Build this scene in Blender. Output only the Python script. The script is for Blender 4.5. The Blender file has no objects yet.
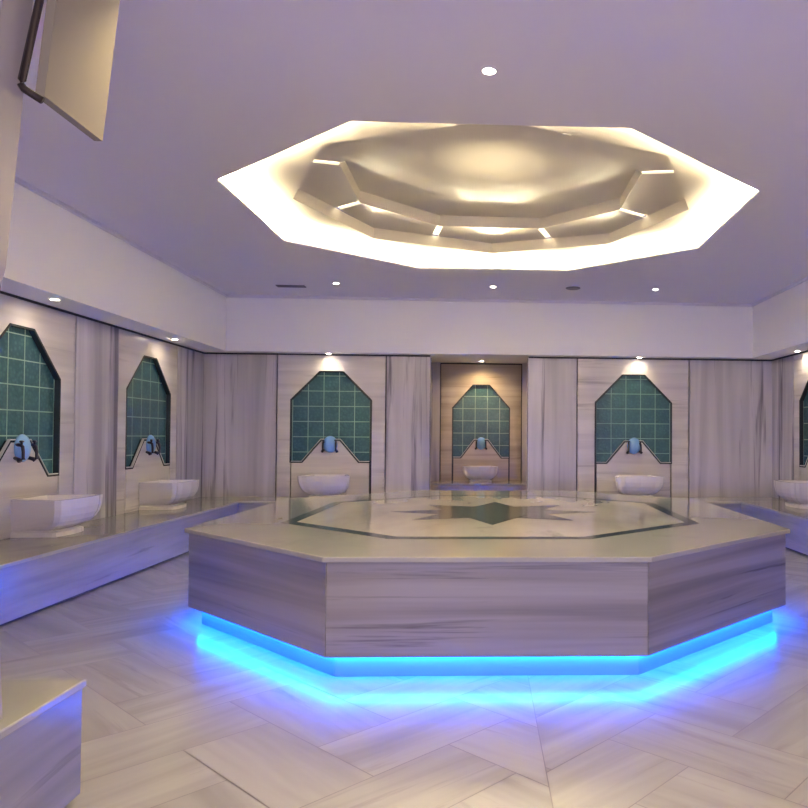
import bpy, bmesh, math, random
from mathutils import Vector, Matrix
random.seed(7)
PI = math.pi
SC = bpy.context.scene
COL = SC.collection

# ------------------------------------------------------------------ camera
FPX, PIT, YAW, ROL = 720.0, 0.0191, -0.0641, 0.0058
fw = Vector((-math.sin(YAW)*math.cos(PIT), math.cos(YAW)*math.cos(PIT), math.sin(PIT)))
rt = Vector((math.cos(YAW), math.sin(YAW), 0)); up = rt.cross(fw)
rt, up = math.cos(ROL)*rt + math.sin(ROL)*up, -math.sin(ROL)*rt + math.cos(ROL)*up
cd = bpy.data.cameras.new('camera'); cam = bpy.data.objects.new('camera', cd); COL.objects.link(cam)
m = Matrix((rt, up, -fw)).transposed().to_4x4(); m.translation = (0, 0, 1.35); cam.matrix_world = m
cd.sensor_width = 36; cd.sensor_fit = 'HORIZONTAL'; cd.lens = FPX/808*36
cd.shift_x = -124.47/808; cd.shift_y = 19.02/808; cd.clip_start = .05
SC.camera = cam

# ------------------------------------------------------------------ world, light, exposure
w = bpy.data.worlds.new('world'); SC.world = w; w.use_nodes = True
bg = w.node_tree.nodes['Background']
bg.inputs[0].default_value = (.52, .46, .62, 1); bg.inputs[1].default_value = .22
vs = SC.view_settings; vs.view_transform = 'Standard'; vs.look = 'None'; vs.gamma = 1; vs.use_curve_mapping = False
vs.exposure = 1.82
def area(name, loc, target, size, size_y, power, color):
    l = bpy.data.lights.new(name, 'AREA'); l.shape = 'RECTANGLE'; l.size = size; l.size_y = size_y
    l.energy = power; l.color = color
    o = bpy.data.objects.new(name, l); COL.objects.link(o); o.location = loc
    o.rotation_euler = (Vector(target)-Vector(loc)).to_track_quat('-Z', 'Y').to_euler(); return o
# unseen fill lights added behind the camera: a warm one and a mauve one
area('warm_fill_light', (0.3, -1.6, 3.0), (0.2, 3.0, 0), 4.0, 1.2, 22, (1.0, .80, .58))
area('mauve_fill_light', (0.2, -1.0, .5), (0.2, 3.6, 3.3), 6.0, .8, 26, (.62, .55, 1.0))

def up_spot(loc, power, size, color):
    l = bpy.data.lights.new('added_dome_fill', 'SPOT'); l.energy = power; l.color = color; l.spot_size = math.radians(size); l.spot_blend = 1; l.shadow_soft_size = .05
    o = bpy.data.objects.new('added_dome_fill', l); COL.objects.link(o); o.location = loc; o.rotation_euler = (PI, 0, 0); return o
up_spot((.08, 6.35, 3.0), 8.5, 80, (1.0, .84, .52))  # unseen fill spot added to brighten the middle of the dome

# ------------------------------------------------------------------ materials
def mat(name):
    m = bpy.data.materials.new(name); m.use_nodes = True
    return m, m.node_tree.nodes, m.node_tree.links, m.node_tree.nodes['Principled BSDF']
def plain(name, col, rough=.5, metal=0, emit=None, estr=0, coat=0):
    m, n, l, b = mat(name)
    b.inputs['Base Color'].default_value = (*col, 1); b.inputs['Roughness'].default_value = rough
    b.inputs['Metallic'].default_value = metal; b.inputs['Coat Weight'].default_value = coat
    if emit:
        b.inputs['Emission Color'].default_value = (*emit, 1); b.inputs['Emission Strength'].default_value = estr
    return m
def marble(name, base, mid, dark, scale, rough=.18, uv=False, vein=.5, lo=.60, hi=.74):
    """streaked marble: noise stretched along the axes with the small scale"""
    m, n, l, b = mat(name)
    tc = n.new('ShaderNodeTexCoord'); oi = n.new('ShaderNodeObjectInfo')
    ad = n.new('ShaderNodeVectorMath'); ad.operation = 'ADD'
    ml = n.new('ShaderNodeMath'); ml.operation = 'MULTIPLY'; ml.inputs[1].default_value = 0 if uv else 37.0
    l.new(oi.outputs['Random'], ml.inputs[0])
    l.new(tc.outputs['UV' if uv else 'Object'], ad.inputs[0]); l.new(ml.outputs[0], ad.inputs[1])
    mp = n.new('ShaderNodeMapping'); mp.inputs['Scale'].default_value = scale
    l.new(ad.outputs[0], mp.inputs[0])
    n0 = n.new('ShaderNodeTexNoise'); n0.inputs['Scale'].default_value = 1.0; n0.inputs['Detail'].default_value = 3
    n0.inputs['Roughness'].default_value = .55; n0.inputs['Distortion'].default_value = .25
    l.new(mp.outputs[0], n0.inputs[0])
    r0 = n.new('ShaderNodeValToRGB'); e = r0.color_ramp.elements
    e[0].position = .30; e[0].color = (*mid, 1); e[1].position = .62; e[1].color = (*base, 1)
    l.new(n0.outputs[0], r0.inputs[0])
    # sharp dark streaks
    mp2 = n.new('ShaderNodeMapping'); mp2.inputs['Scale'].default_value = [s*1.9 for s in scale]; mp2.inputs['Location'].default_value = (3.1, 5.2, 1.7)
    l.new(ad.outputs[0], mp2.inputs[0])
    n1 = n.new('ShaderNodeTexNoise'); n1.inputs['Scale'].default_value = 1.0; n1.inputs['Detail'].default_value = 5
    n1.inputs['Roughness'].default_value = .6; n1.inputs['Distortion'].default_value = .4
    l.new(mp2.outputs[0], n1.inputs[0])
    r1 = n.new('ShaderNodeValToRGB'); e = r1.color_ramp.elements
    e[0].position = lo; e[0].color = (0, 0, 0, 1); e[1].position = hi; e[1].color = (vein, vein, vein, 1)
    l.new(n1.outputs[0], r1.inputs[0])
    mx = n.new('ShaderNodeMix'); mx.data_type = 'RGBA'
    l.new(r1.outputs[0], mx.inputs[0]); l.new(r0.outputs[0], mx.inputs[6]); mx.inputs[7].default_value = (*dark, 1)
    l.new(mx.outputs[2], b.inputs['Base Color'])
    b.inputs['Roughness'].default_value = rough
    return m
MB, MM, MD = (.60, .555, .53), (.40, .365, .36), (.16, .14, .145)
M_H = marble('marble_horizontal_veins', (.72, .68, .64), (.54, .50, .48), MD, (.30, .30, 6.0), vein=.45)
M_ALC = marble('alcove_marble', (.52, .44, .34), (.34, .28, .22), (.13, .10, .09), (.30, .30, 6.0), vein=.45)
M_SKIRT_SHADED = marble('marble_skirt_shaded', (.34, .31, .295), (.20, .175, .175), (.05, .04, .05), (.28, .28, 8.5), vein=.85)  # same marble as the top, darkened: shade of the upright sides in its colour
M_V = marble('marble_vertical_veins', (.66, .63, .65), (.38, .36, .39), (.11, .10, .13), (3.6, 3.6, .16), vein=.8, lo=.55, hi=.67)
M_BENCH_SHADED = marble('marble_bench_face_shaded', (.33, .32, .33), (.23, .22, .24), (.06, .05, .07), (.5, .5, 7), vein=.45)  # darker copy of the bench marble, the low faces' shade painted in
M_PLINTH_GLOW = marble('plinth_marble_cyan_glow', (.17, .34, .36), (.14, .28, .30), (.05, .05, .05), (.5, .5, 7), rough=.4, vein=.3)  # cyan glow of the strip painted into the plinth's base colour
M_TOP = marble('marble_top', (.43, .41, .345), (.34, .325, .28), (.21, .195, .18), (.9, .5, 1), rough=.10, vein=.35)
M_INNER = marble('marble_inlay_field', (.62, .565, .48), (.50, .45, .385), (.25, .23, .22), (2.2, .8, 1), rough=.09, vein=.5)
M_FLOOR = marble('marble_floor', (.45, .43, .35), (.34, .325, .27), (.22, .19, .18), (.55, 5.5, 1), rough=.22, uv=True, vein=.5)
M_BASIN = plain('basin_marble', (.84, .80, .76), .22)
M_GREEN = marble('dark_green_marble', (.04, .05, .05), (.018, .025, .028), (.10, .12, .12), (4, 4, 4), rough=.16, vein=.3)
M_GREY = marble('grey_brown_marble', (.085, .07, .06), (.05, .042, .04), (.12, .11, .10), (3, 5, 3), rough=.16, vein=.3)
M_GROUT = plain('dark_joint', (.03, .028, .035), .7)
M_TRIM = plain('dark_trim_marble', (.02, .03, .035), .25)
M_EDGE = plain('pale_trim_edge', (.62, .60, .55), .3)
M_PLASTER = plain('plaster', (.94, .93, .90), .85)
M_CEIL = plain('ceiling_plaster', (.80, .775, .81), .9)
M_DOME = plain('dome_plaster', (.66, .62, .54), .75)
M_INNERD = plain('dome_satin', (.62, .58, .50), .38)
M_DARK = plain('dark_metal', (.035, .025, .022), .4, .6)
M_BRONZE = plain('dark_bronze', (.03, .028, .05), .3, .7)
M_BLUE = plain('blue_plate', (.22, .46, .80), .35, 0, coat=.3)
M_LENS = plain('lamp_lens', (1, 1, 1), .5, 0, (1.0, .90, .74), 14)
M_RING = plain('lamp_ring', (.75, .72, .72), .3)
M_COVE = plain('cove_strip', (1, 1, 1), .5, 0, (1.0, .86, .56), 300)
M_SLOT = plain('slot_strip', (1, 1, 1), .5, 0, (1.0, .86, .56), 1.2)
M_LED = plain('blue_strip', (.1, .2, 1), .5, 0, (0.0, .085, 1.0), 58)
M_VENT = plain('vent_paint', (.16, .145, .18), .6)
M_BEIGE = plain('beige_panel', (.28, .25, .185), .8)
def jamb_mat():
    m = marble('marble_jamb', (.40, .37, .35), (.30, .27, .26), (.14, .12, .12), (3, 3, .4), rough=.4, vein=.5); return m
M_JAMB = jamb_mat()
def tile_mat():
    m, n, l, b = mat('teal_tiles')
    tc = n.new('ShaderNodeTexCoord'); sp = n.new('ShaderNodeSeparateXYZ'); l.new(tc.outputs['Object'], sp.inputs[0])
    T = .228
    def line(sock, off):
        a = n.new('ShaderNodeMath'); a.operation = 'MULTIPLY_ADD'; a.inputs[1].default_value = 1/T; a.inputs[2].default_value = off; l.new(sock, a.inputs[0])
        f = n.new('ShaderNodeMath'); f.operation = 'FRACT'; l.new(a.outputs[0], f.inputs[0])
        c = n.new('ShaderNodeMath'); c.operation = 'LESS_THAN'; c.inputs[1].default_value = .045; l.new(f.outputs[0], c.inputs[0]); return c.outputs[0]
    lx = line(sp.outputs['X'], 50.52); lz = line(sp.outputs['Z'], 50.11)
    mxm = n.new('ShaderNodeMath'); mxm.operation = 'MAXIMUM'; l.new(lx, mxm.inputs[0]); l.new(lz, mxm.inputs[1])
    # small damask relief of every tile
    wv = n.new('ShaderNodeTexVoronoi'); wv.inputs['Scale'].default_value = 26; l.new(tc.outputs['Object'], wv.inputs[0])
    ns = n.new('ShaderNodeTexNoise'); ns.inputs['Scale'].default_value = 5; l.new(tc.outputs['Object'], ns.inputs[0])
    r = n.new('ShaderNodeValToRGB'); e = r.color_ramp.elements
    e[0].position = .1; e[0].color = (.055, .165, .19, 1); e[1].position = .6; e[1].color = (.036, .112, .145, 1)
    l.new(wv.outputs['Distance'], r.inputs[0])
    m1 = n.new('ShaderNodeMix'); m1.data_type = 'RGBA'; m1.blend_type = 'MULTIPLY'; m1.inputs[0].default_value = .5
    l.new(r.outputs[0], m1.inputs[6]); l.new(ns.outputs[0], m1.inputs[7])
    m2 = n.new('ShaderNodeMix'); m2.data_type = 'RGBA'; l.new(mxm.outputs[0], m2.inputs[0]); l.new(m1.outputs[2], m2.inputs[6])
    m2.inputs[7].default_value = (.22, .38, .34, 1)
    l.new(m2.outputs[2], b.inputs['Base Color']); b.inputs['Roughness'].default_value = .25
    bp = n.new('ShaderNodeBump'); bp.inputs['Strength'].default_value = .25; bp.inputs['Distance'].default_value = .01
    l.new(wv.outputs['Distance'], bp.inputs['Height']); l.new(bp.outputs[0], b.inputs['Normal'])
    return m
M_TILE = tile_mat()

for m_ in (M_GREY, M_GREEN): m_.node_tree.nodes['Principled BSDF'].inputs['Specular IOR Level'].default_value = .22
# ------------------------------------------------------------------ helpers
def obj(name, bm, m, parent=None, smooth=False, mw=None):
    me = bpy.data.meshes.new(name)
    bmesh.ops.recalc_face_normals(bm, faces=bm.faces)
    bm.to_mesh(me); bm.free()
    o = bpy.data.objects.new(name, me); COL.objects.link(o)
    for mm in (m if isinstance(m, (list, tuple)) else [m]): me.materials.append(mm)
    if smooth:
        for p in me.polygons: p.use_smooth = True
    if parent: o.parent = parent
    if mw is not None: o.matrix_local = mw
    return o
def bevel(o, wd, seg=2):
    b = o.modifiers.new('bevel', 'BEVEL'); b.width = wd; b.segments = seg; b.limit_method = 'ANGLE'; b.angle_limit = .6; return o
def thing(name, label, cat, loc=(0, 0, 0), rz=0, group=None):
    o = bpy.data.objects.new(name, None); COL.objects.link(o); o.empty_display_size = .1
    o.location = loc; o.rotation_euler = (0, 0, rz); o['label'] = label; o['category'] = cat
    if group: o['group'] = group
    return o
def struct(o): o['kind'] = 'structure'; return o
def sroot(name):
    o = bpy.data.objects.new(name, None); COL.objects.link(o); o['kind'] = 'structure'; return o
def box(bm, x0, x1, y0, y1, z0, z1, mi=0):
    v = [bm.verts.new(p) for p in [(x0, y0, z0), (x1, y0, z0), (x1, y1, z0), (x0, y1, z0), (x0, y0, z1), (x1, y0, z1), (x1, y1, z1), (x0, y1, z1)]]
    for f in [(0, 1, 2, 3), (4, 5, 6, 7), (0, 1, 5, 4), (1, 2, 6, 5), (2, 3, 7, 6), (3, 0, 4, 7)]:
        bm.faces.new([v[i] for i in f]).material_index = mi
def boxo(name, b, m, parent=None):
    bm = bmesh.new(); box(bm, *b); return obj(name, bm, m, parent)
def prism(bm, pts, z0, z1):
    """polygon pts (xy) extruded z0..z1"""
    a = [bm.verts.new((x, y, z0)) for x, y in pts]; b = [bm.verts.new((x, y, z1)) for x, y in pts]
    n = len(pts); bm.faces.new(a); bm.faces.new(b)
    for i in range(n): bm.faces.new((a[i], a[(i+1) % n], b[(i+1) % n], b[i]))
def prism_xz(bm, pts, y0, y1):
    a = [bm.verts.new((x, y0, z)) for x, z in pts]; b = [bm.verts.new((x, y1, z)) for x, z in pts]
    n = len(pts); bm.faces.new(a); bm.faces.new(b)
    for i in range(n): bm.faces.new((a[i], a[(i+1) % n], b[(i+1) % n], b[i]))
def ring_prism(bm, outer, inner, z0, z1):
    """closed band between two polygons with the same count"""
    n = len(outer)
    V = [[bm.verts.new((x, y, z)) for x, y in P] for P in (outer, inner) for z in (z0, z1)]
    o0, o1, i0, i1 = V
    for i in range(n):
        j = (i+1) % n
        bm.faces.new((o0[i], o0[j], o1[j], o1[i])); bm.faces.new((i0[i], i0[j], i1[j], i1[i]))
        bm.faces.new((o0[i], o0[j], i0[j], i0[i])); bm.faces.new((o1[i], o1[j], i1[j], i1[i]))
def flat_ring(bm, outer, inner, z, sel=None):
    n = len(outer)
    for i in range(n):
        j = (i+1) % n
        bm.faces.new([bm.verts.new((*p, z)) for p in (outer[i], outer[j], inner[j], inner[i])])
def octo(cx, cy, w_, e, a, b, rot=0, grow=0):
    w2, e2 = w_+grow, e+grow; a2, b2 = a+grow*.414, b+grow*.414
    P = [(-a2, -e2), (a2, -e2), (w2, -b2), (w2, b2), (a2, e2), (-a2, e2), (-w2, b2), (-w2, -b2)]
    c, s = math.cos(rot), math.sin(rot)
    return [(cx+x*c-y*s, cy+x*s+y*c) for x, y in P]
def disc(bm, r0, z0, r1, z1, n=24, cap=True):
    a = [bm.verts.new((r0*math.cos(2*PI*i/n), r0*math.sin(2*PI*i/n), z0)) for i in range(n)]
    b = [bm.verts.new((r1*math.cos(2*PI*i/n), r1*math.sin(2*PI*i/n), z1)) for i in range(n)]
    for i in range(n): bm.faces.new((a[i], a[(i+1) % n], b[(i+1) % n], b[i]))
    if cap: bm.faces.new(a); bm.faces.new(b)
def lathe(bm, prof, n=20, mtx=None):
    R = []
    for r, z in prof: R.append([bm.verts.new((r*math.cos(2*PI*i/n), r*math.sin(2*PI*i/n), z)) for i in range(n)])
    for A, B in zip(R, R[1:]):
        for i in range(n): bm.faces.new((A[i], A[(i+1) % n], B[(i+1) % n], B[i]))
    bm.faces.new(R[0]); bm.faces.new(R[-1])
    if mtx is not None: bmesh.ops.transform(bm, matrix=mtx, verts=[v for r in R for v in r])
def tube(bm, pts, r, n=10):
    pts = [Vector(p) for p in pts]; R = []
    for i, p in enumerate(pts):
        d = (pts[min(i+1, len(pts)-1)]-pts[max(i-1, 0)]).normalized()
        q = d.to_track_quat('Z', 'Y'); rr = r[i] if isinstance(r, (list, tuple)) else r
        R.append([bm.verts.new(p+q @ Vector((rr*math.cos(2*PI*k/n), rr*math.sin(2*PI*k/n), 0))) for k in range(n)])
    for A, B in zip(R, R[1:]):
        for i in range(n): bm.faces.new((A[i], A[(i+1) % n], B[(i+1) % n], B[i]))
    bm.faces.new(R[0]); bm.faces.new(R[-1])
def copy_tree(o, parent=None):
    c = o.copy(); COL.objects.link(c); c.parent = parent
    for ch in list(o.children): copy_tree(ch, c)
    return c

# ------------------------------------------------------------------ room dimensions
X0 = .187; XW = 4.295; XL, XR = X0-XW, X0+XW; YW = 10.897
XFL, XFR, YF = X0-3.903, X0+3.903, 10.667
ZS, ZC, ZB = 2.567, 3.381, .44
YR = -2.6                       # rear limit of the hall (left open so world light comes in)
XBL, XBR, YBB = X0-3.522, X0+3.522, 10.13
CORE = .07
NW = 13.4                       # back wall of the alcove
AX0, AX1, AC = -.985, .905, 2.72
OX0, OX1 = -.785, .692

# floor: herringbone slabs, each with its own UV for the vein direction
def clip_poly(poly, x0, x1, y0, y1):
    for ax, val, sg in ((0, x0, 1), (0, x1, -1), (1, y0, 1), (1, y1, -1)):
        out = []
        for i in range(len(poly)):
            A, B = poly[i-1], poly[i]; da, db = sg*(A[ax]-val), sg*(B[ax]-val)
            if (da >= 0) != (db >= 0):
                t = da/(da-db); out.append(tuple(A[k]+(B[k]-A[k])*t for k in range(4)))
            if db >= 0: out.append(B)
        poly = out
        if not poly: return poly
    return poly
bm = bmesh.new(); uvl = bm.loops.layers.uv.new('UVMap')
box(bm, XL-.1, XR+.1, YR, NW+.1, -.12, -.004, 1)
S = .40; ang = PI/4; ca, sa = math.cos(ang), math.sin(ang); g = .0022
def zone(x0, x1, y0, y1, ox, oy):
    R = 40
    for i in range(-R, R):
        for j in range(-R, R):
            k = (i-j) % 4
            if k == 0: rect = (i*S, j*S, (i+2)*S, (j+1)*S, 0)
            elif k == 3: rect = (i*S, j*S, (i+1)*S, (j+2)*S, 1)
            else: continue
            u0, v0, u1, v1, vert = rect
            rx, ry = random.random()*50, random.random()*50; tilt = random.uniform(-.12, .12)
            P = []
            for (u, v) in ((u0+g, v0+g), (u1-g, v0+g), (u1-g, v1-g), (u0+g, v1-g)):
                lu, lv = (u-u0, v-v0) if not vert else (v-v0, u-u0)
                P.append((u*ca-v*sa+ox, u*sa+v*ca+oy, lu+tilt*lv+rx, lv+tilt*lu+ry))
            P = clip_poly(P, x0, x1, y0, y1)
            if len(P) < 3: continue
            f = bm.faces.new([bm.verts.new((p[0], p[1], 0)) for p in P])
            for lp, p in zip(f.loops, P): lp[uvl].uv = (p[2], p[3])
zone(XL, .265, YR, YW, -.42, 3.48); zone(.269, XR, YR, YW, .29, 3.50)
zone(OX0-.2, OX1+.2, YW, NW, .1, .2)
me_f = struct(obj('floor', bm, [M_FLOOR, plain('floor_joint', (.22, .19, .17), .7)]))
for p in me_f.data.polygons:
    if p.normal.z < 0: p.flip()

# ------------------------------------------------------------------ ceiling with octagonal opening and stepped dome
OPEN = octo(.089, 6.695, 2.19, 2.037, .915, .895, -.019)
CH = octo(.089, 6.695, 2.19, 2.037, .915, .895, -.019, .42)      # hidden chamber above the lip
RC = (.10, 6.74)
RING = [(RC[0]+1.86*math.cos(math.radians(a)), RC[1]+1.82*math.sin(math.radians(a))) for a in range(-90, 270, 45)]
INN = octo(.075, 6.66, 1.30, 1.25, .555, .51, 0)
Z1, Z2, Z3, Z4 = ZC+.02, 3.535, 3.655, 3.775
root_c = sroot('ceiling')
bm = bmesh.new()
# slab around the opening: outer rectangle split to the octagon's corners (order: starts front-left, counter-clockwise)
RX0, RX1, RY0, RY1 = XL-.1, XR+.1, YR, YW+.1
O = OPEN; rect = [(O[0][0], RY0), (O[1][0], RY0), (RX1, RY0), (RX1, RY1), (O[4][0], RY1), (O[5][0], RY1), (RX0, RY1), (RX0, RY0)]
polys = [[rect[0], rect[1], O[1], O[0]], [rect[1], rect[2], (RX1, O[2][1]), O[2], O[1]], [(RX1, O[2][1]), (RX1, O[3][1]), O[3], O[2]],
         [(RX1, O[3][1]), rect[3], rect[4], O[4], O[3]], [rect[4], rect[5], O[5], O[4]], [rect[5], rect[6], (RX0, O[6][1]), O[6], O[5]],
         [(RX0, O[6][1]), (RX0, O[7][1]), O[7], O[6]], [(RX0, O[7][1]), rect[7], rect[0], O[0], O[7]]]
for P in polys: prism(bm, P, ZC, Z1)
obj('ceiling_slab', bm, M_CEIL, root_c)
bm = bmesh.new()      # chamber wall + chamber ceiling with rotated octagonal recess
n = 8
a = [bm.verts.new((*p, Z1)) for p in CH]; b = [bm.verts.new((*p, Z2)) for p in CH]
for i in range(n): bm.faces.new((a[i], a[(i+1) % n], b[(i+1) % n], b[i]))
rv = [bm.verts.new((*p, Z2)) for p in RING]
# CH vertex k sits at angles -112.5+45k ; RING vertex k at -90+45k : zip them
for k in range(n):
    j = (k+1) % n
    bm.faces.new((b[k], b[j], rv[k])); bm.faces.new((b[j], rv[j], rv[k]))
obj('cove_ceiling', bm, M_DOME, root_c)
bm = bmesh.new()      # first step face
a = [bm.verts.new((*p, Z2)) for p in RING]; b = [bm.verts.new((*p, Z3)) for p in RING]
for i in range(n): bm.faces.new((a[i], a[(i+1) % n], b[(i+1) % n], b[i]))
obj('step_face', bm, M_DOME, root_c)
# soffit of the ring in eight pieces, separated by slots that run to the inner corners
def lerp(p, q, t): return (p[0]+(q[0]-p[0])*t, p[1]+(q[1]-p[1])*t)
bmS = bmesh.new(); bmL = bmesh.new()
hw = .035
mids = [lerp(RING[k-1], RING[k], .5) for k in range(8)]            # mid of the edge that INN[k] points at
for k in range(8):
    A, B = Vector(INN[k]), Vector(mids[k]); d = (B-A).normalized(); nn = Vector((-d.y, d.x))*hw
    k2 = (k+1) % 8; A2, B2 = Vector(INN[k2]), Vector(mids[k2]); d2 = (B2-A2).normalized(); n2 = Vector((-d2.y, d2.x))*hw
    eg = (A2-A).normalized()*hw/math.sin(math.radians(67.5))
    Z0 = Vector(INN[k-1]); eb = (Z0-A).normalized()*hw/math.sin(math.radians(67.5))
    f = [A+eg, B+nn, Vector(RING[k]), B2-n2, A2-eg]
    bmS.faces.new([bmS.verts.new((p.x, p.y, Z3)) for p in f])
    q = [A, A+eg, B+nn, B-nn, A+eb]
    bmL.faces.new([bmL.verts.new((p.x, p.y, Z3+.02)) for p in q])
    for s_ in (1, -1):
        bmS.faces.new([bmS.verts.new((p.x, p.y, z)) for p, z in ((A+nn*s_, Z3), (B+nn*s_, Z3), (B+nn*s_, Z3+.02), (A+nn*s_, Z3+.02))])
obj('ring_soffit', bmS, M_INNERD, root_c); obj('slot_light_strip', bmL, M_SLOT, root_c)
bm = bmesh.new()
a = [bm.verts.new((*p, Z3)) for p in INN]; b = [bm.verts.new((*p, Z4)) for p in INN]
for i in range(n): bm.faces.new((a[i], a[(i+1) % n], b[(i+1) % n], b[i]))
obj('inner_step_face', bm, M_DOME, root_c)
bm = bmesh.new(); prism(bm, INN, Z4, Z4+.02); obj('dome_panel', bm, M_INNERD, root_c)
bm = bmesh.new()      # cove light strips lying on the lip, hidden from below
ring_prism(bm, octo(.089, 6.695, 2.19, 2.037, .915, .895, -.019, .23), octo(.089, 6.695, 2.19, 2.037, .915, .895, -.019, .17), Z1+.004, Z1+.014)
obj('cove_light_strip', bm, M_COVE, root_c)
bm = bmesh.new()
ring_prism(bm, octo(.089, 6.695, 2.19, 2.037, .915, .895, -.019, .12), octo(.089, 6.695, 2.19, 2.037, .915, .895, -.019, .105), Z1, Z1+.031)
obj('cove_upstand', bm, M_DOME, root_c)

# ------------------------------------------------------------------ walls
ZT = ZS
wl = sroot('wall_left'); wr = sroot('wall_right'); wb = sroot('wall_back'); wa = sroot('wall_alcove')
boxo('wall_core', (XL-CORE-.15, XL-CORE, YR, YW+.3, 0, ZC+.3), M_GROUT, wl)
boxo('wall_core', (XR+CORE, XR+CORE+.15, YR, YW+.3, 0, ZC+.3), M_GROUT, wr)
boxo('wall_core', (XL-.2, OX0-.03, YW+CORE, YW+CORE+.15, 0, ZC+.3), M_GROUT, wb)
boxo('wall_core', (OX1+.03, XR+.2, YW+CORE, YW+CORE+.15, 0, ZC+.3), M_GROUT, wb)
t4 = sroot('trim_4'); boxo('lintel', (OX0-.03, OX1+.03, YW, YW+CORE+.15, AC-.09, ZC+.3), M_PLASTER, t4)
# alcove shell
boxo('wall_core', (AX0-.2, AX1+.2, NW+CORE, NW+CORE+.12, 0, 3), M_GROUT, wa)
boxo('alcove_side', (AX0-.12, AX0, YW+CORE+.15, NW+CORE, 0, AC), M_V, wa)
boxo('alcove_side', (AX1, AX1+.12, YW+CORE+.15, NW+CORE, 0, AC), M_V, wa)
boxo('alcove_ceiling', (AX0-.12, AX1+.12, YW+CORE+.15, NW+CORE, AC, AC+.1), M_PLASTER, wa)

G = .018
def plain_panel(parent, u0, u1, mtx, z0=ZB, z1=ZT-.02):
    bm = bmesh.new(); box(bm, u0+G/2, u1-G/2, 0, CORE-.002, z0, z1)
    o = obj('marble_panel', bm, M_V, parent, mw=mtx); return o
def niche(parent, u, hw_, mtx, world, rz, label, z0=ZB, hn=.575, z1=ZT-.02, dz=0, s=1.0, ms=None):
    """marble surround in the wall + the niche itself as a thing. local frame: x along wall, y into wall"""
    q = G/2
    P = [(u-hw_+q, z0), (u-hw_+q, z1), (u+hw_-q, z1), (u+hw_-q, z0), (u+hn+.022, z0), (u+hn+.022, 1.885), (u+.175*s, 2.315), (u-.175*s, 2.315), (u-hn-.022, 1.885), (u-hn-.022, z0)]
    ms = ms or M_H
    bm = bmesh.new(); prism_xz(bm, P, 0, CORE-.002); obj('niche_surround', bm, ms, parent, mw=mtx)
    t = thing('tiled_niche', label, 'niche', world, rz, 'teal tiled niches')
    out = [(-hn, .96), (-hn, 1.875), (-.163*s, 2.295), (.163*s, 2.295), (hn, 1.875), (hn, .96), (.42*s, .96), (.14*s, 1.29), (-.14*s, 1.29), (-.42*s, .96)]
    # coordinates of the thing: origin on the wall face at bench height
    sh = [(x, z-z0) for x, z in out]
    bm = bmesh.new(); prism_xz(bm, sh, .048, .060); tp = obj('tile_panel', bm, M_TILE, t)
    bo = [(-hn-.02, .945), (-hn-.02, 1.884), (-.172*s, 2.314), (.172*s, 2.314), (hn+.02, 1.884), (hn+.02, .945), (.412*s, .945), (.132*s, 1.275), (-.132*s, 1.275), (-.412*s, .945)]
    bm = bmesh.new(); n = len(out)
    inner = [bm.verts.new((x, yy, z)) for yy in (-.003, .06) for x, z in sh]; outer = [bm.verts.new((x, yy, z-z0)) for yy in (-.003, .06) for x, z in bo]
    for i in range(n):
        j = (i+1) % n
        bm.faces.new((inner[i], inner[j], outer[j], outer[i])); bm.faces.new((inner[i], inner[j], inner[n+j], inner[n+i])); bm.faces.new((outer[i], outer[j], outer[n+j], outer[n+i])); bm.faces.new((inner[n+i], inner[n+j], outer[n+j], outer[n+i]))
    obj('border_trim', bm, M_TRIM, t)
    sp = [(-hn+.006, 0), (hn-.006, 0), (hn-.006, .942-z0), (.410*s, .942-z0), (.130*s, 1.272-z0), (-.130*s, 1.272-z0), (-.410*s, .942-z0), (-hn+.006, .942-z0)]
    bm = bmesh.new(); prism_xz(bm, sp, 0, .06); obj('splash_panel', bm, ms, t)
    bm = bmesh.new()
    ed = [(-hn, .966), (-.425*s, .966), (-.145*s, 1.297), (.145*s, 1.297), (.425*s, .966), (hn, .966)]
    for i in range(5):
        (ax, az), (bx, bz) = ed[i], ed[i+1]
        v = [bm.verts.new((x, y, z-z0+o_)) for x, z in ((ax, az), (bx, bz)) for y in (-.006, .02) for o_ in (-.004, .006)]
        for f in [(0, 1, 3, 2), (4, 5, 7, 6), (0, 1, 5, 4), (2, 3, 7, 6), (0, 2, 6, 4), (1, 3, 7, 5)]: bm.faces.new([v[i_] for i_ in f])
    obj('pale_edging', bm, M_EDGE, t)
    return t
I = Matrix.Identity(4)
MBk = Matrix.Translation((0, YW, 0))
ML = Matrix.Translation((XL, 0, 0)) @ Matrix.Rotation(PI/2, 4, 'Z')      # local x -> +Y, local y -> -X
MR = Matrix.Translation((XR, 0, 0)) @ Matrix.Rotation(-PI/2, 4, 'Z')     # local x -> -Y, local y -> +X
MA = Matrix.Translation((0, NW, 0))
CLB, CRB = -2.255, 2.315
for u0, u1 in ((XL-.009, -3.045), (-1.445, OX0)): plain_panel(wb, u0, u1, MBk)
for u0, u1 in ((OX1, 1.44), (3.175, XR+.009)): plain_panel(wb, u0, u1, MBk)
for (x0, x1) in ((OX0-.03, OX0), (OX1, OX1+.03)): boxo('panel_return', (x0, x1, YW+.002, YW+CORE+.15, 0, ZT-.02), M_V, t4)
niche(wb, -2.245, .80, MBk, (CLB, YW, ZB), 0, 'teal tiled niche on the back wall, left of the alcove')
niche(wb, 2.3075, .8675, MBk, (CRB, YW, ZB), 0, 'teal tiled niche on the back wall, right of the alcove')
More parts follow.
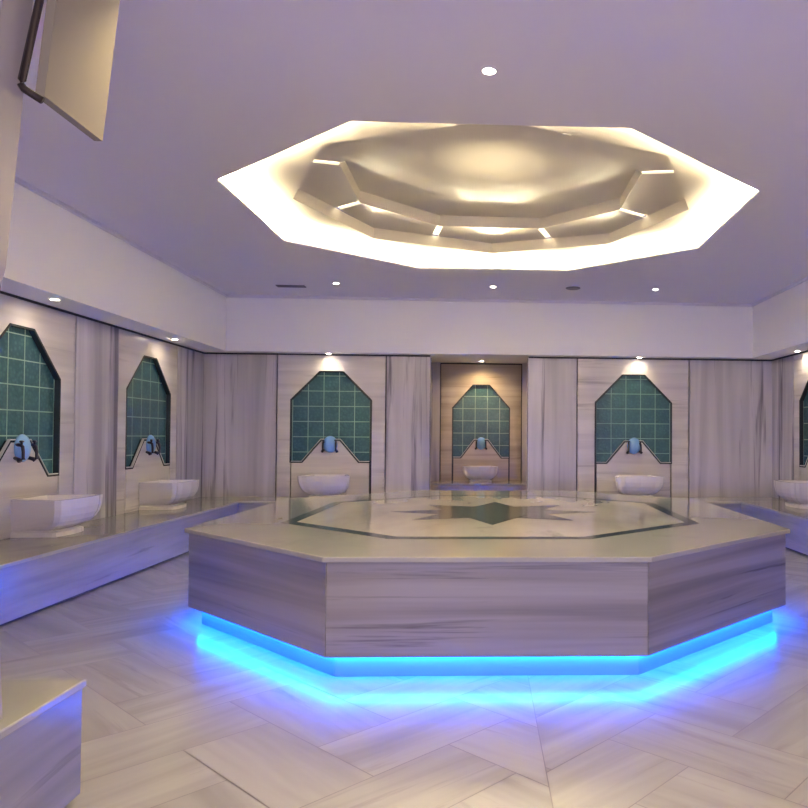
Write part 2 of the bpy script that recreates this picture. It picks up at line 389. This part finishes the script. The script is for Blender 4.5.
# re-centre not needed: surround cut and thing share nearly the same axis
YN = (6.70, 9.18)
plain_panel(wl, 7.548, 8.42, ML); plain_panel(wl, 9.985, YW+.009, ML); plain_panel(wl, 5.06, 5.87, ML)
niche(wl, 6.70, .84, ML, (XL, 6.70, ZB), PI/2, 'teal tiled niche at the left edge, the nearest one')
niche(wl, 9.19, .79, ML, (XL, 9.19, ZB), PI/2, 'smaller looking teal tiled niche further along the left wall')
plain_panel(wl, YR, 4.19, ML); 
bm = bmesh.new(); box(bm, 4.2, 5.05, 0, CORE-.002, ZB, ZT-.02); obj('marble_panel', bm, M_H, wl, mw=ML)
plain_panel(wr, -YW-.009, -10.13, MR)
niche(wr, -9.33, .79, MR, (XR, 9.33, ZB), -PI/2, 'teal tiled niche cut by the right edge of the picture')
for a0, a1 in ((-8.53, -7.6), (-5.9, -5.0), (-4.99, 2.6)): plain_panel(wr, a0, a1, MR)
bm = bmesh.new(); box(bm, -7.59, -5.91, 0, CORE-.002, ZB, ZT-.02); obj('marble_panel', bm, M_H, wr, mw=MR)
plain_panel(wa, AX0, -.775, MA, 0, AC); plain_panel(wa, .73, AX1, MA, 0, AC)
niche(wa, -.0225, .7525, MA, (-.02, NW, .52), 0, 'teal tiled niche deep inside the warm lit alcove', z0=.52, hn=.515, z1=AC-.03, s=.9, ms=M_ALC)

# bulkhead (fascia + soffit) round three sides
bk = sroot('trim_1')
boxo('fascia_left', (XL-CORE, XFL, YR, YW, ZS, ZC), M_PLASTER, bk)
boxo('fascia_right', (XFR, XR+CORE, YR, YW, ZS, ZC), M_PLASTER, bk)
boxo('fascia_back', (XFL, XFR, YF, YW+CORE, ZS, ZC), M_PLASTER, bk)
# shallow shadow-gap cornice under the ceiling
for nm, b_ in (('cornice', (XFL, XFL+.035, YR, YF, ZC-.035, ZC)), ('cornice', (XFR-.035, XFR, YR, YF, ZC-.035, ZC)), ('cornice', (XFL, XFR, YF-.035, YF, ZC-.035, ZC))):
    boxo(nm, b_, M_CEIL, bk)
# dark joint line where the cladding meets the soffit
dj = sroot('trim_2')
for b_ in ((XL-.002, XL+.012, YR, YW, ZS-.022, ZS), (XR-.012, XR+.002, YR, YW, ZS-.022, ZS), (XL, OX0, YW-.012, YW+.002, ZS-.022, ZS), (OX1, XR, YW-.012, YW+.002, ZS-.022, ZS)):
    boxo('dark_joint', b_, M_GROUT, dj)

# ------------------------------------------------------------------ benches
def bench(name, label, b_, m_face=M_BENCH_SHADED, top=M_TOP, side=None, kick=True):
    x0, x1, y0, y1, z1 = b_
    t = thing(name, label, 'bench', ((x0+x1)/2, (y0+y1)/2, 0))
    T = Matrix.Translation((-(x0+x1)/2, -(y0+y1)/2, 0))
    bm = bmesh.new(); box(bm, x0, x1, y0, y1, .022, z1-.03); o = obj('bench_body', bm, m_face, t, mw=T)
    bm = bmesh.new(); box(bm, x0+.03, x1-.03, y0+.03, y1-.03, .0, .022); obj('bench_plinth', bm, M_GROUT, t, mw=T)
    e = [0, 0, 0, 0]
    ov = .012
    tx0, tx1, ty0, ty1 = x0, x1, y0, y1
    if side and '+x' in side: tx1 += ov
    if side and '-x' in side: tx0 -= ov
    if side and '-y' in side: ty0 -= ov
    if side and '+y' in side: ty1 += ov
    bm = bmesh.new(); box(bm, tx0, tx1, ty0, ty1, z1-.03, z1); o = obj('bench_top', bm, top, t, mw=T); bevel(o, .006)
    return t
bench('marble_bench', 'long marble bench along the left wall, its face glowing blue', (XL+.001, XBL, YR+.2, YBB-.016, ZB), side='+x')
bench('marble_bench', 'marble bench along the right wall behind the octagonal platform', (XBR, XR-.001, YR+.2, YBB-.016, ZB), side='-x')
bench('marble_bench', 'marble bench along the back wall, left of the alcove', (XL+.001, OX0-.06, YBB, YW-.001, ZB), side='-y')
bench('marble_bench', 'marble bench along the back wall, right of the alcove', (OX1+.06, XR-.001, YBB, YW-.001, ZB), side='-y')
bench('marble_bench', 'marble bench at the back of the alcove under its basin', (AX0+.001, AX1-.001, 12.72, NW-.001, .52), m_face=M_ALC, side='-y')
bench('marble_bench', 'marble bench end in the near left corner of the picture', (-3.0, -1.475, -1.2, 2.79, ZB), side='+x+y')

# ------------------------------------------------------------------ near left pier, bulkhead panel and dark pipe
# pier profile widens towards the top, as seen against the ceiling
bm = bmesh.new()
prism_xz(bm, [(-2.3, ZB), (-1.522, ZB), (-1.57, 1.3), (-1.556, 1.814), (-1.540, 1.885), (-1.471, 2.765), (-1.42, ZC), (-2.3, ZC)], 2.28, 2.42)
struct(obj('wall_near', bm, M_JAMB))
bm = bmesh.new()
v = [(-1.43, 2.45), (-1.336, ZC), (-1.366, ZC), (-1.46, 2.45)]
a = [bm.verts.new((x, 2.42, z)) for x, z in v]; b = [bm.verts.new((x, 2.78, z)) for x, z in v]
bm.faces.new(a); bm.faces.new(b)
for i in range(4): bm.faces.new((a[i], a[(i+1) % 4], b[(i+1) % 4], b[i]))
struct(obj('trim_3', bm, M_BEIGE))
bm = bmesh.new()
tube(bm, [(-1.335, 2.262, 2.95), (-1.356, 2.262, 2.67), (-1.403, 2.262, 2.425), (-1.404, 2.262, 2.41), (-1.397, 2.263, 2.398), (-1.348, 2.27, 2.368)], .0115)
t = obj('metal_pipe', bm, M_DARK, smooth=True); t['label'] = 'dark bent metal pipe running down the pier at top left'; t['category'] = 'pipe'

# ------------------------------------------------------------------ octagonal platform
PC = (.108, 6.43); PR = -.028
t = thing('heated_platform', 'large octagonal marble massage platform lit blue underneath', 'platform', (PC[0], PC[1], 0), PR)
def po(grow=0, f=None):
    return octo(0, 0, 2.18, 2.448, .905, 1.2235, 0, grow)
def kid(name, bm, m, par=None): return obj(name, bm, m, par or t)
bm = bmesh.new(); prism(bm, po(-.114), .0, .135); kid('plinth', bm, M_PLINTH_GLOW)
sk_o, sk_i = po(-.028), po(-.07)
bm = bmesh.new(); prism(bm, po(-.072), .135, .655); kid('core', bm, M_GROUT)
for i in range(8):
    j = (i+1) % 8
    bm = bmesh.new()
    A, B = Vector(sk_o[i]), Vector(sk_o[j]); C_, D_ = Vector(sk_i[j]), Vector(sk_i[i])
    d = (B-A).normalized()*.002
    A += d; D_ += d; B -= d; C_ -= d
    c_ = (A+B)/2; L = (B-A).length; an = math.atan2((B-A).y, (B-A).x)
    # panel in its own frame so that the veins run along it
    Mi = Matrix.Translation((c_.x, c_.y, 0)) @ Matrix.Rotation(an, 4, 'Z'); inv = Mi.inverted()
    pts = [(inv @ Vector((p.x, p.y, 0))) for p in (A, B, C_, D_)]
    prism(bm, [(p.x, p.y) for p in pts], .13, .655)
    o = kid('skirt_panel', bm, M_SKIRT_SHADED); o.matrix_local = Mi; bevel(o, .003, 1)
bm = bmesh.new(); ring_prism(bm, po(-.088), po(-.108), .116, .130); kid('light_strip', bm, M_LED)
bm = bmesh.new(); prism(bm, po(0), .655, .687); bevel(kid('top_slab', bm, M_TOP), .006)
# inlays are thin slabs let into the top
def sc(wd, e, a, b): return octo(.0, -.03, wd, e, a, b, 0)
IB_O, IB_I = sc(1.60, 1.72, .655, .86), sc(1.50, 1.62, .62, .81)
zt = .687
bm = bmesh.new(); ring_prism(bm, IB_O, IB_I, zt-.004, zt+.0012); kid('inlay_border', bm, M_GREEN)
bm = bmesh.new(); prism(bm, IB_I, zt-.004, zt+.0010); kid('inlay_field', bm, M_INNER)
def star(n, R_, r_, rot=0, cy=0, sy=1):
    return [((R_ if k % 2 == 0 else r_)*math.sin(PI*k/n+rot), cy+sy*(R_ if k % 2 == 0 else r_)*math.cos(PI*k/n+rot)) for k in range(2*n)]
bm = bmesh.new(); prism(bm, star(8, .90, .50, 0, -.08), zt, zt+.0020); kid('inlay_star', bm, M_GREY)
bm = bmesh.new(); prism(bm, [(0, .86), (-.29, .06), (-.27, -.36), (0, -1.02), (.27, -.36), (.29, .06)], zt+.0015, zt+.0032); kid('inlay_lozenge', bm, M_GREEN)

# ------------------------------------------------------------------ basin (kurna)
def plan(wb_, wf, d):
    """plan of the basin from above: narrow at the wall, flaring to two notched front corners"""
    P = [(-wb_, 0), (-(wb_+.35*(wf-wb_)), -.30*d), (-(wb_+.72*(wf-wb_)), -.62*d), (-wf, -.87*d), (-.93*wf, -.95*d), (-.80*wf, -.955*d), (-.62*wf, -1.0*d), (0, -1.03*d)]
    return P+[(-x, y) for x, y in P[-2::-1]]
def basin(label, loc, rz):
    t = thing('wash_basin', label, 'basin', loc, rz, 'marble wash basins under the niches')
    bm = bmesh.new()
    lev = [(.058, .225, .205, .34), (.072, .235, .24, .37), (.10, .24, .285, .42), (.14, .245, .322, .46), (.19, .25, .348, .485), (.25, .252, .362, .497), (.32, .254, .37, .50), (.335, .254, .37, .50)]
    R = [[bm.verts.new((x, y, z)) for x, y in plan(*a_)] for z, *a_ in lev]
    n = len(R[0])
    for A, B in zip(R, R[1:]):
        for i in range(n): bm.faces.new((A[i], A[(i+1) % n], B[(i+1) % n], B[i]))
    bm.faces.new(R[0])
    inn = []
    for z, s in ((.335, .88), (.31, .86), (.22, .76), (.17, .55)):
        c = (0, -.25)
        inn.append([bm.verts.new((x*s, c[1]+(y-c[1])*s, z)) for x, y in plan(.254, .37, .50)])
    Q = [R[-1]]+inn
    for A, B in zip(Q, Q[1:]):
        for i in range(n): bm.faces.new((A[i], A[(i+1) % n], B[(i+1) % n], B[i]))
    bm.faces.new(inn[-1])
    o = obj('bowl', bm, M_BASIN, t); bevel(o, .005)
    bm = bmesh.new()
    R = [[bm.verts.new((x, y, z)) for x, y in plan(*a_)] for z, *a_ in ((0, .25, .235, .39), (.040, .25, .235, .39), (.048, .24, .22, .37), (.058, .225, .205, .34))]
    for A, B in zip(R, R[1:]):
        for i in range(n): bm.faces.new((A[i], A[(i+1) % n], B[(i+1) % n], B[i]))
    bm.faces.new(R[0]); bm.faces.new(R[-1])
    o = obj('foot', bm, M_BASIN, t); bevel(o, .003)
    return t
E_ = .002
b0 = basin('white marble wash basin at the left edge, the largest and nearest one', (XL+E_, 6.83, ZB), PI/2)
for lab, loc, rz, s in (('white marble wash basin further along the left wall', (XL+E_, 9.19, ZB), PI/2, 1),
                        ('white marble wash basin on the back bench, left of the alcove', (CLB, YW-E_, ZB), 0, 1),
                        ('white marble wash basin on the back bench, right of the alcove', (CRB, YW-E_, ZB), 0, 1),
                        ('small yellowish lit wash basin inside the alcove', (-.03, NW-E_, .52), 0, .86),
                        ('white marble wash basin at the right edge of the picture', (XR-E_, 9.33, ZB), -PI/2, 1)):
    c = copy_tree(b0); c.location = loc; c.rotation_euler = (0, 0, rz); c.scale = (s, s, s); c['label'] = lab

# ------------------------------------------------------------------ tap sets
def taps(label, loc, rz):
    t = thing('tap_set', label, 'tap', loc, rz, 'taps above the wash basins')
    bm = bmesh.new()
    n = 28; R = []
    for k, (s, y) in enumerate(((1, 0), (1, -.012), (.93, -.024), (.70, -.040), (.35, -.050), (.02, -.053))):
        R.append([bm.verts.new((.105*s*math.cos(2*PI*i/n), y, .125*s*math.sin(2*PI*i/n))) for i in range(n)])
    for A, B in zip(R, R[1:]):
        for i in range(n): bm.faces.new((A[i], A[(i+1) % n], B[(i+1) % n], B[i]))
    bm.faces.new(R[0]); bm.faces.new(R[-1])
    obj('round_plate', bm, M_BLUE, t, smooth=True)
    for s in (-1, 1):
        x = s*.092
        bm = bmesh.new()
        tube(bm, [(x*.9, -.005, .03), (x, -.045, .03), (x*1.02, -.068, .015), (x*1.04, -.075, -.03), (x*1.04, -.075, -.085), (x*1.04, -.076, -.10)], [.018, .015, .014, .013, .012, .018], 12)
        f = obj('tap', bm, M_BRONZE, t, smooth=True)
        bm = bmesh.new()
        tube(bm, [(x, -.055, .02), (x, -.058, .052), (x, -.058, .06)], [.010, .010, .016], 10)
        tube(bm, [(x-.022, -.058, .060), (x, -.060, .063), (x+.022, -.058, .060)], [.009, .008, .009], 8)
        obj('tap_handle', bm, M_BRONZE, f, smooth=True)
        bm = bmesh.new()
        tube(bm, [(x*.95, -.0, -.085), (x*1.12, -.045, -.10), (x*1.2, -.055, -.112)], [.016, .018, .021], 12)
        obj('valve_knob', bm, M_BRONZE, f, smooth=True)
    return t
TZ = 1.222
t0 = taps('blue round tap plate with dark taps over the nearest left basin', (XL+.009, 6.70, TZ), PI/2)
for lab, loc, rz, s in (('blue round tap plate with dark taps over the farther left wall basin', (XL+.009, 9.19, TZ), PI/2, 1),
                        ('blue round tap plate with dark taps on the back wall, left of the alcove', (CLB, YW-.009, TZ), 0, 1),
                        ('blue round tap plate with dark taps on the back wall, right of the alcove', (CRB, YW-.009, TZ), 0, 1),
                        ('dull blue tap plate with dark taps inside the alcove', (-.02, NW-.009, TZ), 0, .92),
                        ('tap plate with dark taps on the right wall, cut by the picture edge', (XR-.009, 9.33, TZ), -PI/2, 1)):
    c = copy_tree(t0); c.location = loc; c.rotation_euler = (0, 0, rz); c.scale = (s, s, s); c['label'] = lab

# ------------------------------------------------------------------ downlights
def downlight(label, loc, power, aim=(0, 0, -1), size=120, group='recessed downlights', col=(1.0, .82, .55)):
    t = thing('recessed_downlight', label, 'ceiling light', loc, 0, group)
    bm = bmesh.new(); lathe(bm, [(.030, -.0005), (.048, -.0005), (.050, -.004), (.046, -.008), (.036, -.009), (.030, -.004)], 24)
    obj('lamp_ring', bm, M_RING, t, smooth=True)
    bm = bmesh.new(); disc(bm, .034, -.0095, .034, -.003, 20); obj('lamp_lens', bm, M_LENS, t)
    l = bpy.data.lights.new('downlight_spot', 'SPOT'); l.energy = power; l.color = col; l.spot_size = math.radians(size); l.spot_blend = .9; l.shadow_soft_size = .03
    o = bpy.data.objects.new('downlight_spot', l); COL.objects.link(o); o.parent = t; o.location = (0, 0, -.02)
    o.rotation_euler = Vector(aim).to_track_quat('-Z', 'Y').to_euler()
    return t
for lab, x, y, p in (('bright downlight alone in the ceiling between the camera and the dome', .024, 3.957, 30),
                  ('downlight behind the dome, leftmost of the row of three', -1.954, 9.684, 10),
                  ('downlight behind the dome, middle of the row of three', .133, 9.72, 10),
                  ('downlight behind the dome, rightmost of the row of three', 2.351, 9.676, 10)):
    downlight(lab, (x, y, ZC), p, size=95)
for lab, x, y, pw in (('added unseen fill downlight to the left, above the near bench', -1.1, 3.0, 42), ('added unseen fill downlight to the right, above the near floor', 2.2, 1.6, 30)):
    downlight(lab, (x, y, ZC), pw, size=95, col=(1.0, .78, .46))  # unseen lamps added to warm the near bench and floor
for lab, x, y in (('soffit downlight over the nearest left wall niche', XL+.26, 6.72),
                  ('soffit downlight over the farther left wall niche', XL+.20, 9.40),
                  ('soffit downlight over the back niche left of the alcove', -2.27, YW-.13),
                  ('soffit downlight over the back niche right of the alcove', 2.37, YW-.13),
                  ('soffit downlight over the right wall niche', XR-.12, 9.72)):
    downlight(lab, (x, y, ZS), 2.6, size=165)
downlight('downlight in the alcove ceiling over its niche', (-.02, NW-.36, AC), 22, size=150, col=(1.0, .70, .36))

# ceiling vent and round detector
t = thing('air_vent', 'slim slotted air vent in the ceiling behind the dome', 'vent', (-2.607, 9.936, ZC))
bm = bmesh.new(); box(bm, -.19, .19, -.06, .06, -.010, -.0005); obj('vent_frame', bm, M_VENT, t)
for k in range(3):
    bm = bmesh.new(); box(bm, -.155, .155, -.034+k*.026, -.018+k*.026, -.012, -.008); obj('vent_slat', bm, M_VENT, t)
bm = bmesh.new(); lathe(bm, [(.10, -.0005), (.10, -.008), (.085, -.014), (.02, -.016)], 24)
t = obj('ceiling_speaker', bm, M_VENT, smooth=True); t.location = (1.221, 9.714, ZC)
t['label'] = 'flat round grey disc in the ceiling behind the dome'; t['category'] = 'ceiling speaker'
